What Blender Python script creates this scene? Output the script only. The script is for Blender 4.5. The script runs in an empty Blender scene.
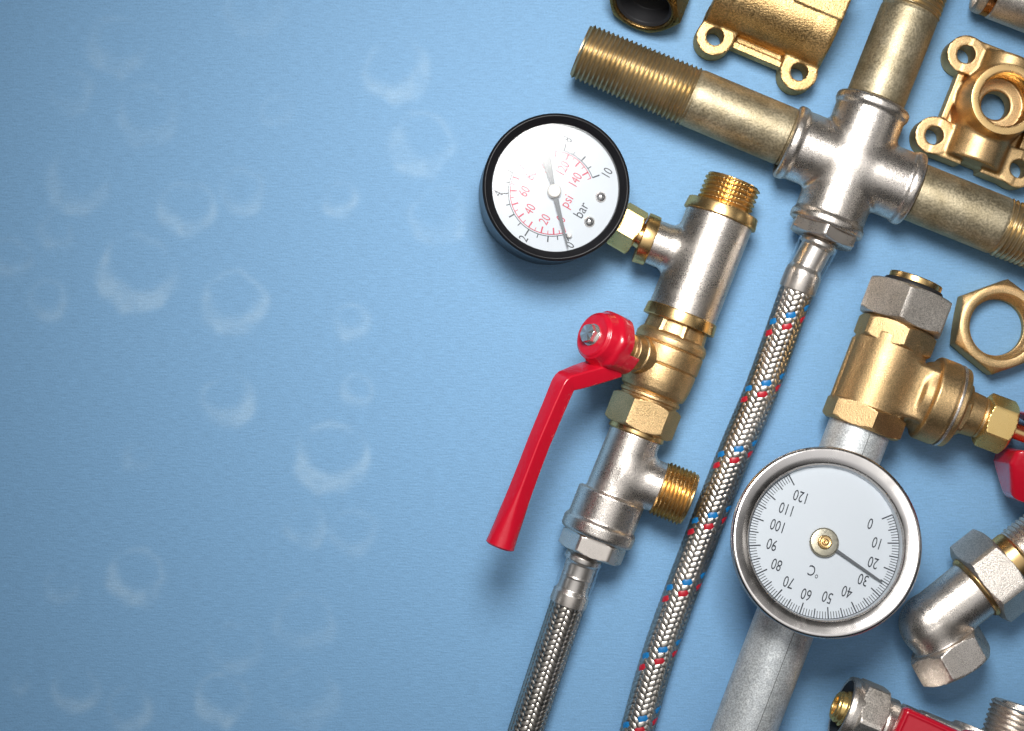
import bpy, math, random
import numpy as np
from mathutils import Vector, Matrix
random.seed(4); rng = np.random.RandomState(7)
S = 0.01                      # one scene unit = 100 "table pixels" (about 36 mm)
D = 1700.0                    # camera height above the table
CX, CY = 512.0, 365.5
sc = bpy.context.scene
C = sc.collection
PI = math.pi

def W(px, py, z=0.0):         # picture position at height z -> place on the table
    k = (D - z) / D
    return np.array([(px - CX) * k, -(py - CY) * k, z])

# ------------------------------------------------------------------ materials
def mat_new(name):
    m = bpy.data.materials.new(name); m.use_nodes = True
    nt = m.node_tree; nt.nodes.clear()
    out = nt.nodes.new('ShaderNodeOutputMaterial')
    return m, nt, out

def metal(name, col, rough=0.3, grain=70, gdist=0.004, col2=None, vscale=3.0, vlo=.35, vhi=.7,
          rvar=0.1, metallic=1.0, gain=0.0, aniso=None, speck=0.0, fine=0, coat=0.0, tint=(.62, .50, .40)):
    m, nt, out = mat_new(name)
    N, L = nt.nodes, nt.links
    b = N.new('ShaderNodeBsdfPrincipled'); L.new(b.outputs[0], out.inputs[0])
    b.inputs['Metallic'].default_value = metallic
    b.inputs['Specular Tint'].default_value = (*tint, 1)
    b.inputs['Coat Weight'].default_value = coat
    tc = N.new('ShaderNodeTexCoord')
    n1 = N.new('ShaderNodeTexNoise'); n1.inputs['Scale'].default_value = vscale; n1.inputs['Detail'].default_value = 6
    L.new(tc.outputs['Object'], n1.inputs['Vector'])
    mr = N.new('ShaderNodeMapRange'); mr.inputs[1].default_value = vlo; mr.inputs[2].default_value = vhi
    L.new(n1.outputs['Fac'], mr.inputs[0])
    mx = N.new('ShaderNodeMix'); mx.data_type = 'RGBA'
    L.new(mr.outputs[0], mx.inputs[0])
    mx.inputs[6].default_value = (*col, 1); mx.inputs[7].default_value = (*(col2 or col), 1)
    ng = N.new('ShaderNodeTexNoise'); ng.inputs['Scale'].default_value = grain; ng.inputs['Detail'].default_value = 3
    ng.inputs['Roughness'].default_value = .6
    L.new(tc.outputs['Object'], ng.inputs['Vector'])
    if speck > 0:
        ms = N.new('ShaderNodeMapRange'); ms.inputs[1].default_value = .38; ms.inputs[2].default_value = .62
        ms.inputs[3].default_value = 1 - speck; ms.inputs[4].default_value = 1 + speck * .35
        L.new(ng.outputs['Fac'], ms.inputs[0])
        mm = N.new('ShaderNodeMix'); mm.data_type = 'RGBA'; mm.blend_type = 'MULTIPLY'; mm.inputs[0].default_value = 1
        L.new(mx.outputs[2], mm.inputs[6]); L.new(ms.outputs[0], mm.inputs[7])
        L.new(mm.outputs[2], b.inputs['Base Color'])
    else:
        L.new(mx.outputs[2], b.inputs['Base Color'])
    r = N.new('ShaderNodeMapRange'); r.inputs[1].default_value = .3; r.inputs[2].default_value = .7
    r.inputs[3].default_value = max(.03, rough - rvar); r.inputs[4].default_value = rough + rvar
    L.new(ng.outputs['Fac'], r.inputs[0])
    nl = N.new('ShaderNodeTexNoise'); nl.inputs['Scale'].default_value = 4.5; nl.inputs['Detail'].default_value = 5; nl.inputs['Distortion'].default_value = .8
    L.new(tc.outputs['Object'], nl.inputs['Vector'])
    ra = N.new('ShaderNodeMath'); ra.operation = 'MULTIPLY_ADD'; ra.inputs[1].default_value = .22; ra.inputs[2].default_value = -.11
    L.new(nl.outputs['Fac'], ra.inputs[0])
    rs = N.new('ShaderNodeMath'); rs.operation = 'ADD'; rs.use_clamp = True
    L.new(r.outputs[0], rs.inputs[0]); L.new(ra.outputs[0], rs.inputs[1]); L.new(rs.outputs[0], b.inputs['Roughness'])
    if gdist > 0:
        bp = N.new('ShaderNodeBump'); bp.inputs['Strength'].default_value = 1; bp.inputs['Distance'].default_value = gdist
        L.new(ng.outputs['Fac'], bp.inputs['Height']); L.new(bp.outputs[0], b.inputs['Normal'])
    return m

def plain(name, col, rough=.5, spec=.5, coat=0, metallic=0, grain=0, gdist=0):
    m, nt, out = mat_new(name)
    b = nt.nodes.new('ShaderNodeBsdfPrincipled'); nt.links.new(b.outputs[0], out.inputs[0])
    b.inputs['Base Color'].default_value = (*col, 1); b.inputs['Roughness'].default_value = rough
    b.inputs['Specular IOR Level'].default_value = spec; b.inputs['Coat Weight'].default_value = coat
    b.inputs['Coat Roughness'].default_value = .12
    b.inputs['Metallic'].default_value = metallic
    if grain:
        tc = nt.nodes.new('ShaderNodeTexCoord'); n = nt.nodes.new('ShaderNodeTexNoise'); n.inputs['Scale'].default_value = grain
        n.inputs['Detail'].default_value = 4
        nt.links.new(tc.outputs['Object'], n.inputs['Vector'])
        bp = nt.nodes.new('ShaderNodeBump'); bp.inputs['Distance'].default_value = gdist
        nt.links.new(n.outputs['Fac'], bp.inputs['Height']); nt.links.new(bp.outputs[0], b.inputs['Normal'])
        nt.links.new(bp.outputs[0], b.inputs['Coat Normal'])
    return m

def clear(name, ior=1.5, rough=.15, tint=(1, 1, 1), gain=1.0):
    m, nt, out = mat_new(name)
    N, L = nt.nodes, nt.links
    t = N.new('ShaderNodeBsdfTransparent'); t.inputs[0].default_value = (*tint, 1)
    g = N.new('ShaderNodeBsdfGlossy'); g.inputs['Roughness'].default_value = rough
    f = N.new('ShaderNodeFresnel'); f.inputs['IOR'].default_value = ior
    mu = N.new('ShaderNodeMath'); mu.operation = 'MULTIPLY'; mu.inputs[1].default_value = gain
    L.new(f.outputs[0], mu.inputs[0])
    x = N.new('ShaderNodeMixShader'); L.new(mu.outputs[0], x.inputs[0]); L.new(t.outputs[0], x.inputs[1]); L.new(g.outputs[0], x.inputs[2])
    L.new(x.outputs[0], out.inputs[0])
    return m

M = {}
M['nickel'] = metal('satin_nickel', (.93, .86, .79), .30, 95, .0018, (.82, .75, .67), 2.2, speck=.24, rvar=.06, metallic=.95)
M['nickel_rough'] = metal('cast_nickel', (.84, .78, .71), .38, 85, .003, (.70, .64, .57), 3, speck=.32, metallic=.9)
M['chrome'] = metal('polished_steel', (.78, .75, .72), .14, 40, .0006, (.66, .62, .58), 2, rvar=.04)
M['steel'] = metal('brushed_steel', (.90, .86, .83), .25, 50, 0, (.84, .80, .77), 2, rvar=.01)
M['ferrule'] = metal('crimped_steel', (.80, .74, .68), .30, 60, .0004, (.70, .64, .58), 2, rvar=.04, metallic=.9)
M['brass'] = metal('machined_brass', (.88, .59, .27), .28, 60, 0, (.76, .52, .23), 2.5, rvar=.02, metallic=.97)
M['brass_bright'] = metal('bright_brass', (.95, .68, .28), .27, 60, .0003, (.86, .58, .21), 2.5, rvar=.02, metallic=.9)
M['brass_cast'] = metal('sandblasted_brass', (.82, .56, .29), .40, 90, .0026, (.62, .43, .21), 2.5, speck=.28, metallic=.95)
M['brass_rough'] = metal('raw_cast_brass', (.78, .53, .25), .41, 62, .005, (.58, .38, .16), 3.0, speck=.38, metallic=.95)
M['brass_dark'] = metal('dull_brass', (.42, .27, .11), .34, 50, .003, (.26, .16, .06), 3.0, speck=.3)
M['pipe'] = metal('tarnished_brass_pipe', (.60, .52, .36), .49, 48, .0022, (.42, .35, .22), 5.0, speck=.28, vlo=.38, vhi=.70, metallic=.85)
M['pipe_thread'] = metal('tarnished_brass_thread', (.62, .50, .31), .34, 40, .0003, (.44, .34, .19), 4, rvar=.03, metallic=.88)
M['galv'] = metal('galvanised_zinc', (.90, .94, .95), .46, 70, .0014, (.74, .78, .80), 14, speck=.32, metallic=.62, vlo=.35, vhi=.62)
M['wire'] = metal('steel_braid', (.74, .69, .63), .32, 80, .0003, (.56, .52, .46), 3, rvar=.05, metallic=1, tint=(.12, .10, .08))
M['hosecore'] = plain('hose_core', (.02, .02, .02), .6)
M['blue_wire'] = plain('blue_braid_strand', (.01, .20, .52), .35, .5)
M['red_wire'] = plain('red_braid_strand', (.52, .015, .03), .35, .5)
M['bolt'] = metal('zinc_bolt', (.80, .79, .77), .24, 40, 0, metallic=.88, rvar=.02)
M['red'] = plain('red_enamel', (.62, .008, .028), .26, .5, .5, grain=14, gdist=.004)
M['black'] = plain('black_enamel', (.010, .010, .012), .34, .35, 0, grain=20, gdist=.001)
M['rubber'] = plain('black_rubber', (.018, .018, .02), .55, .3)
M['dial'] = plain('white_dial', (.65, .69, .73), .5, .3)
M['ink'] = plain('dark_ink', (.035, .04, .05), .6, .2)
M['inkred'] = plain('red_ink', (.62, .06, .11), .6, .2)
M['needle'] = plain('grey_needle', (.10, .11, .12), .4, .4)
M['whitecap'] = plain('white_hub', (.80, .78, .74), .35, .5)
M['glass'] = clear('gauge_glass', 1.5, .15, (.98, .99, 1), 2.1)
M['glass_t'] = clear('thermometer_glass', 1.45, .10, (.98, .99, 1), .6)
M['sleeve'] = clear('clear_plastic_sleeve', 1.2, .2, (.98, .99, 1), .35)
M['rust'] = plain('red_mark', (.16, .03, .02), .6)

# ------------------------------------------------------------------ object helpers
def thing(name, label, cat, loc, group=None):
    o = bpy.data.objects.new(name, None); C.objects.link(o)
    o.location = Vector([float(v) * S for v in loc]); o.empty_display_size = .2
    o['label'] = label; o['category'] = cat
    if group: o['group'] = group
    o['_org'] = [float(v) for v in loc]
    return o
ORG = {}
def mesh_obj(name, v, faces, mats, parent=None, smooth=True, sharp=38, midx=None):
    """v: world positions in table pixels"""
    me = bpy.data.meshes.new(name)
    base = None
    p = parent
    while p is not None:
        if p.type == 'EMPTY': base = np.array(p['_org'][:]); break
        p = p.parent
    off = base if base is not None else np.zeros(3)
    vv = (np.asarray(v, float) - off) * S
    me.from_pydata(vv.tolist(), [], faces if isinstance(faces, list) else faces.tolist())
    if not isinstance(mats, (list, tuple)): mats = [mats]
    for m_ in mats: me.materials.append(m_)
    if midx is not None: me.polygons.foreach_set('material_index', midx)
    me.validate(); me.update()
    if smooth:
        me.polygons.foreach_set('use_smooth', [True] * len(me.polygons))
        if sharp: me.set_sharp_from_angle(angle=math.radians(sharp))
    o = bpy.data.objects.new(name, me); C.objects.link(o)
    if parent is not None: o.parent = parent
    return o

class Frame:
    """local coords: s along axis, p in-plane perpendicular, h upward; k = scale"""
    def __init__(f, O, a, up=(0, 0, 1), k=1.0, flip=False):
        f.O = np.array(O, float); a = np.array(a, float); a /= np.linalg.norm(a)
        up = np.array(up, float); up = up - a * np.dot(up, a); up /= np.linalg.norm(up)
        e = np.cross(up, a) if not flip else np.cross(a, up)
        f.M = np.stack([a, e, up], 1); f.k = k
        f.det = np.linalg.det(f.M)
    def w(f, P):
        return f.O + f.k * (np.asarray(P, float) @ f.M.T)
    def loc(f, Q):
        return ((np.asarray(Q, float) - f.O) @ f.M) / f.k
    def sub(f, o, a, up=None):
        o2 = f.w(o); a2 = f.M @ np.array(a, float)
        u2 = f.M @ np.array(up if up is not None else (0, 0, 1), float)
        if abs(np.dot(a2 / np.linalg.norm(a2), u2)) > .98: u2 = f.M @ np.array((1., 0, 0))
        return Frame(o2, a2, u2, f.k)

def hexR(th, a, n=6, rot=0.0):
    st = 2 * PI / n
    t = (th - rot) % st - st / 2
    return a / np.cos(t)

def lathe_vf(fr, rings, nseg=72, rot=0.0, cap=(False, False), n=6, rmod=None):
    th = np.arange(nseg) * 2 * PI / nseg
    V = []
    for r in rings:
        if len(r) > 2 and r[2] is not None:
            R = np.minimum(r[1], hexR(th, r[2], n, rot))
        else: R = np.full(nseg, float(r[1]))
        if rmod is not None: R = rmod(th, r[0], R)
        V.append(np.stack([np.full(nseg, float(r[0])), R * np.cos(th), R * np.sin(th)], 1))
    V = np.concatenate(V)
    nr = len(rings)
    i = np.arange(nseg); j = (i + 1) % nseg
    F = []
    for q in range(nr - 1):
        F.append(np.stack([q * nseg + i, q * nseg + j, (q + 1) * nseg + j, (q + 1) * nseg + i], 1))
    F = np.concatenate(F).tolist()
    if cap[0]: F.append(list(range(nseg))[::-1])
    if cap[1]: F.append([(nr - 1) * nseg + q for q in range(nseg)])
    if fr.det > 0: F = [f[::-1] for f in F]
    return fr.w(V), F

def lathe(name, fr, rings, mat, parent, nseg=72, rot=0.0, cap=(False, False), n=6, rmod=None, sharp=38, b=None):
    if b: rings = rnd(rings, b)
    v, F = lathe_vf(fr, rings, nseg, rot, cap, n, rmod)
    return mesh_obj(name, v, F, mat, parent, sharp=sharp)

def rnd(pts, b=1.0, steps=3):
    """round the corners of a (s, r) profile"""
    out = [pts[0]]
    for i in range(1, len(pts) - 1):
        a, c, d = np.array(pts[i - 1][:2], float), np.array(pts[i][:2], float), np.array(pts[i + 1][:2], float)
        u, v = a - c, d - c; lu, lv = np.linalg.norm(u), np.linalg.norm(v)
        if lu < 1e-6 or lv < 1e-6: continue
        bb = min(b, lu * .45, lv * .45)
        p, q = c + u / lu * bb, c + v / lv * bb
        for t in np.linspace(0, 1, steps + 1):
            x = (1 - t) ** 2 * p + 2 * t * (1 - t) * c + t * t * q
            out.append((x[0], x[1]))
    out.append(pts[-1]); return out

def hexrings(s0, s1, a, rin=None, ch=(1, 1), lim=1.0, bore=None):
    """hex body from s0 to s1, chamfered ends; rin: inner radius (hollow) or None"""
    L = s1 - s0; out = []
    rc = a * 1.1547
    def endrings(rev):
        o = []
        for d in (0, .35, .8, 1.4, 2.2, 3.2, 4.4, 6.0):
            if d > L / 2: break
            o.append((d, min(rc * 1.01, a * .985 * lim + d * 1.9)))
        return o
    A = endrings(0)
    lo = [(s0 + d, r if ch[0] else rc * 1.01, a) for d, r in A]
    hi = [(s1 - d, r if ch[1] else rc * 1.01, a) for d, r in A][::-1]
    r0 = a * .96
    pre = [(s0, 0.01)] if rin is None else [(s0 + min(L * .5, 14), rin), (s0 + 2, rin), (s0, rin + 1.5)]
    post = [(s1, 0.01)] if rin is None else [(s1, rin + 1.5), (s1 - 2, rin), (s1 - min(L * .5, 14), rin)]
    return pre + lo + hi + post

def hexnut(name, fr, s0, s1, a, mat, parent, rin=None, rot=0.0, ch=(1, 1), lim=1.0):
    return lathe(name, fr, hexrings(s0, s1, a, rin, ch, lim), mat, parent, nseg=96, rot=rot, sharp=30)

def thread(name, fr, s0, s1, r, depth, pitch, mat, parent, nseg=72, bore=None, taper=0.0, knurl=0, cap=True, fade=1.0, hand=1):
    n = int((s1 - s0) / pitch * 10)
    ss = np.linspace(s0, s1, n + 1)
    rings = []
    if bore: rings += [(s0 + 14, bore), (s0 + 1.0, bore), (s0, bore + 1)]
    elif cap: rings += [(s0, .01)]
    k0 = len(rings)
    rings += [(s, r) for s in ss]
    k1 = len(rings)
    if cap and not bore: rings += [(s1, .01)]
    cnt = [0]
    def rm(th, s, R):
        i = cnt[0]; cnt[0] += 1
        if i < k0 or i >= k1: return R
        x = ((s - s0) / pitch + hand * th / (2 * PI)) % 1.0
        tri = np.abs(2 * x - 1)
        tri = np.clip((tri - .08) / .80, 0, 1)
        e = min(1.0, (s - s0) / (pitch * fade), (s1 - s) / (pitch * .8))
        rr = R - taper * (1 - (s - s0) / (s1 - s0)) - depth * (1 - tri * max(.0, e))
        if knurl:
            rr = rr - .7 * (np.cos(th * knurl) > .6) * tri
        return rr
    return lathe(name, fr, rings, mat, parent, nseg=nseg, rmod=rm, sharp=50)

# ---------- signed-distance casting shapes, meshed with surface nets
def smin(a, b, k):
    h = np.clip(.5 + .5 * (b - a) / k, 0, 1)
    return b * (1 - h) + a * h - k * h * (1 - h)
def smax(a, b, k): return -smin(-a, -b, k)
def sd_cyl(P, a, b, r, rd=1.0, r2=None):
    a = np.array(a, float); b = np.array(b, float); L = np.linalg.norm(b - a); u = (b - a) / L
    q = P - a; t = q @ u; rad = np.linalg.norm(q - t[..., None] * u, axis=-1)
    rr = r if r2 is None else r + (r2 - r) * np.clip(t / L, 0, 1)
    dx = rad - rr + rd; dy = np.abs(t - L / 2) - L / 2 + rd
    return np.minimum(np.maximum(dx, dy), 0) + np.hypot(np.maximum(dx, 0), np.maximum(dy, 0)) - rd
def sd_box(P, c, h, rd=1.0, R=None):
    q = P - np.array(c, float)
    if R is not None: q = q @ R
    q = np.abs(q) - np.array(h, float) + rd
    return np.minimum(q.max(-1), 0) + np.linalg.norm(np.maximum(q, 0), axis=-1) - rd
def rotz(d):
    c, s = math.cos(math.radians(d)), math.sin(math.radians(d))
    return np.array([[c, -s, 0], [s, c, 0], [0, 0, 1.]])

def nets(fn, lo, hi, h=1.2, newton=2):
    lo = np.array(lo, float); hi = np.array(hi, float)
    n = np.ceil((hi - lo) / h).astype(int) + 1
    ax = [lo[i] + h * np.arange(n[i]) for i in range(3)]
    f = np.empty(tuple(n), np.float32)
    Y, Z = np.meshgrid(ax[1], ax[2], indexing='ij')
    step = 12
    for i in range(0, n[0], step):
        X = ax[0][i:i + step]
        P = np.empty((len(X),) + Y.shape + (3,))
        P[..., 0] = X[:, None, None]; P[..., 1] = Y; P[..., 2] = Z
        f[i:i + step] = fn(P)
    s = f < 0
    c = [s[:-1, :-1, :-1], s[1:, :-1, :-1], s[:-1, 1:, :-1], s[1:, 1:, :-1], s[:-1, :-1, 1:], s[1:, :-1, 1:], s[:-1, 1:, 1:], s[1:, 1:, 1:]]
    cnt = sum(x.astype(np.int8) for x in c)
    act = (cnt > 0) & (cnt < 8)
    idx = -np.ones(act.shape, np.int64); I = np.argwhere(act); idx[tuple(I.T)] = np.arange(len(I))
    acc = np.zeros((len(I), 3)); num = np.zeros(len(I))
    cor = [(0, 0, 0), (1, 0, 0), (0, 1, 0), (1, 1, 0), (0, 0, 1), (1, 0, 1), (0, 1, 1), (1, 1, 1)]
    fv = [f[I[:, 0] + a, I[:, 1] + b, I[:, 2] + d].astype(float) for a, b, d in cor]
    for a, b in ((0, 1), (2, 3), (4, 5), (6, 7), (0, 2), (1, 3), (4, 6), (5, 7), (0, 4), (1, 5), (2, 6), (3, 7)):
        m = (fv[a] < 0) != (fv[b] < 0)
        den = np.where(m, fv[a] - fv[b], 1)
        t = np.where(m, fv[a] / den, 0)[:, None]
        pa, pb = np.array(cor[a], float), np.array(cor[b], float)
        acc += m[:, None] * (pa + t * (pb - pa)); num += m
    V = lo + h * (I + acc / num[:, None])
    F = []
    def quads(e, d0, d1, flip):
        E = np.argwhere(e)
        E = E[(E[:, d0] > 0) & (E[:, d1] > 0)]
        if not len(E): return
        o0 = np.zeros(3, int); o0[d0] = 1; o1 = np.zeros(3, int); o1[d1] = 1
        lim = np.array(act.shape)
        ok = np.all(E < lim, 1); E = E[ok]
        q = np.stack([idx[tuple((E - o0 - o1).T)], idx[tuple((E - o1).T)], idx[tuple(E.T)], idx[tuple((E - o0).T)]], 1)
        a = s[tuple(E.T)]
        a = a if not flip else ~a
        q[~a] = q[~a][:, ::-1]
        F.append(q[(q >= 0).all(1)])
    quads(s[:-1] != s[1:], 1, 2, False)
    quads(s[:, :-1] != s[:, 1:], 0, 2, True)
    quads(s[:, :, :-1] != s[:, :, 1:], 0, 1, False)
    F = np.concatenate(F)
    for _ in range(newton):
        e = .05
        d0 = fn(V)
        g = np.stack([fn(V + np.array(o) * e) - d0 for o in ((1, 0, 0), (0, 1, 0), (0, 0, 1))], 1) / e
        g2 = (g * g).sum(1, keepdims=True)
        V = V - np.clip(d0[:, None] * g / np.maximum(g2, .3), -h * .5, h * .5)
    return V, F

def cast(name, fr, fn, lo, hi, mat, parent, h=1.2, sharp=42):
    V, F = nets(fn, lo, hi, h)
    if fr.det < 0: F = F[:, ::-1]
    return mesh_obj(name, fr.w(V), F, mat, parent, sharp=sharp)

def hexdist(P, a, b, ap, rot=0.0, rd=1.0, up=(0, 0, 1)):
    """hex prism from a to b, apothem ap"""
    a = np.array(a, float); b = np.array(b, float); L = np.linalg.norm(b - a); u = (b - a) / L
    up = np.array(up, float); up -= u * (up @ u); up /= np.linalg.norm(up); e = np.cross(up, u)
    q = P - a; t = q @ u; x, y = q @ e, q @ up
    r = np.hypot(x, y); th = np.arctan2(y, x)
    st = PI / 3; tt = (th - rot) % st - st / 2
    d = r * np.cos(tt) - ap
    dy = np.abs(t - L / 2) - L / 2
    m = np.maximum(d, dy)
    cone = (r - ap * 1.0 + (dy) * 1.6 ) * .52
    return np.maximum(m, cone)

# ---------- sweeps
def catmull(pts, n=200):
    P = np.array(pts, float)
    P = np.vstack([2 * P[0] - P[1], P, 2 * P[-1] - P[-2]])
    out = []
    seg = len(P) - 3
    for i in range(seg):
        for t in np.linspace(0, 1, n // seg, endpoint=False):
            p0, p1, p2, p3 = P[i:i + 4]
            out.append(.5 * (2 * p1 + (p2 - p0) * t + (2 * p0 - 5 * p1 + 4 * p2 - p3) * t * t + (-p0 + 3 * p1 - 3 * p2 + p3) * t ** 3))
    out.append(P[-2]); return np.array(out)

class Path:
    def __init__(s, pts, n=240):
        s.P = catmull(pts, n); d = np.linalg.norm(np.diff(s.P, axis=0), axis=1)
        s.l = np.concatenate([[0], np.cumsum(d)]); s.L = s.l[-1]
        T = np.gradient(s.P, axis=0); T /= np.linalg.norm(T, axis=1, keepdims=True)
        s.T = T
    def at(s, l):
        l = np.asarray(l, float)
        p = np.stack([np.interp(l, s.l, s.P[:, i]) for i in range(3)], -1)
        t = np.stack([np.interp(l, s.l, s.T[:, i]) for i in range(3)], -1)
        t /= np.linalg.norm(t, axis=-1, keepdims=True)
        up = np.array([0, 0, 1.]); u = up - t * (t @ up)[..., None]; u /= np.linalg.norm(u, axis=-1, keepdims=True)
        e = np.cross(u, t)
        return p, t, e, u
    def tube(s, l, th, r):
        p, t, e, u = s.at(l)
        return p + (r * np.cos(th))[..., None] * e + (r * np.sin(th))[..., None] * u

def braid(path, R, l0, l1, pitch, N, width, parent, colours, phase=0.0, amp=.75, jit=.15, zoff=0.0):
    """a woven steel sleeve: 2/2 twill, N strands each way; colours: {index: material}"""
    groups = {}
    L = l1 - l0
    per = 3.2                         # samples per crossing
    n = int(L / pitch * 2 * N * per)
    z = np.linspace(0, L, n + 1)
    ang = math.atan2(2 * PI * R, pitch)          # strand angle from the axis
    for d in (1, -1):
        for i in range(N):
            key = colours.get(i, 'wire') if d == 1 else 'wire'
            th = phase + d * (2 * PI * i / N + 2 * PI * (z + zoff) / pitch)
            if d == 1:  u = 2 * i + 2 * z * N / pitch
            else:       u = 2 * i + 2 * z * N / pitch      # (i + j) for the other family
            # A over when u mod 4 near .5; B phase: u_B = i_B + j where theta = -(...)
            if d == 1: w = np.cos(2 * PI * (th - phase) * N / (2 * PI) * 2 / 4 - PI * .25)
            else:      w = -np.cos(2 * PI * (th - phase) * N / (2 * PI) * 2 / 4 - PI * .25)
            hh = amp * np.clip(w * 2.2, -1, 1)
            wd = width * (1 + jit * .45 * rng.randn()) * (1.25 if key != 'wire' else 1)
            off = jit * rng.randn() * .6
            cols = []
            for q, cr in ((-1, -.42), (-.6, .05), (0, .2), (.6, .05), (1, -.42)):
                c = q * wd / 2 + off
                # displacement perpendicular to the strand inside the tube surface
                dz = -c * math.sin(ang) * d; dth = c * math.cos(ang) / R
                r = R + hh + cr * .9
                cols.append(path.tube(np.clip(l0 + z + dz, l0, l1), th + dth, r))
            V = np.stack(cols, 1)                 # (n+1, 5, 3)
            groups.setdefault(key, []).append(V)
    out = []
    for key, Vs in groups.items():
        verts, faces, base = [], [], 0
        for V in Vs:
            m = V.shape[0]; verts.append(V.reshape(-1, 3))
            a = (np.arange(m - 1)[:, None] * 5 + np.arange(4)[None]).ravel() + base
            faces.append(np.stack([a, a + 1, a + 6, a + 5], 1)); base += m * 5
        nm = {'wire': 'braided_sleeve', 'blue_wire': 'blue_strand', 'red_wire': 'red_strand'}[key]
        out.append(mesh_obj(nm, np.concatenate(verts), np.concatenate(faces), M[key], parent, sharp=None))
    return out

def tube_along(name, path, prof, mat, parent, nseg=48, sharp=38):
    V = []
    th = np.arange(nseg) * 2 * PI / nseg
    for l, r in prof:
        V.append(path.tube(np.full(nseg, float(l)), th, np.full(nseg, float(r))))
    V = np.concatenate(V); i = np.arange(nseg); j = (i + 1) % nseg
    F = np.concatenate([np.stack([q * nseg + i, (q + 1) * nseg + i, (q + 1) * nseg + j, q * nseg + j], 1) for q in range(len(prof) - 1)])
    return mesh_obj(name, V, F, mat, parent, sharp=sharp)

# ---------- dial graphics
def text_vf(s, size, sx=.8):
    cu = bpy.data.curves.new('t', 'FONT'); cu.body = s; cu.size = size; cu.align_x = 'CENTER'; cu.align_y = 'CENTER'
    cu.resolution_u = 3
    cu.offset = -size * .002
    ob = bpy.data.objects.new('t', cu)
    me = ob.to_mesh()
    V = np.array([v.co[:] for v in me.vertices]) if len(me.vertices) else np.zeros((0, 3))
    F = [list(p.vertices) for p in me.polygons]
    ob.to_mesh_clear(); bpy.data.objects.remove(ob); bpy.data.curves.remove(cu)
    if len(V):
        V[:, 0] *= sx
        V[:, :2] -= (V[:, :2].max(0) + V[:, :2].min(0)) / 2 * np.array([1, 1])
    return V, F
class Flat:
    def __init__(s): s.V, s.F, s.n = [], [], 0
    def add(s, V, F):
        s.V.append(V); s.F += [[i + s.n for i in f] for f in F]; s.n += len(V)
    def quad(s, r0, r1, ang, w, w1=None):
        c, q = math.cos(ang), math.sin(ang); w1 = w if w1 is None else w1
        P = [(r0, -w / 2), (r1, -w1 / 2), (r1, w1 / 2), (r0, w / 2)]
        s.add(np.array([(x * c - y * q, x * q + y * c, 0) for x, y in P]), [[0, 1, 2, 3]])
    def arc(s, r0, r1, a0, a1, n=90):
        t = np.linspace(a0, a1, n)
        V = np.concatenate([np.stack([r0 * np.cos(t), r0 * np.sin(t), 0 * t], 1), np.stack([r1 * np.cos(t), r1 * np.sin(t), 0 * t], 1)])
        s.add(V, [[i, i + n, i + n + 1, i + 1] for i in range(n - 1)])
    def text(s, st, x, y, size, rot, sx=.8):
        V, F = text_vf(st, size, sx)
        if not len(V): return
        c, q = math.cos(rot), math.sin(rot)
        V = np.stack([V[:, 0] * c - V[:, 1] * q + x, V[:, 0] * q + V[:, 1] * c + y, 0 * V[:, 0]], 1)
        s.add(V, F)
    def build(s, name, T, z, mat, parent):
        V = np.concatenate(s.V); V[:, 2] = z
        return mesh_obj(name, T(V), s.F, mat, parent, smooth=False)

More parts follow.
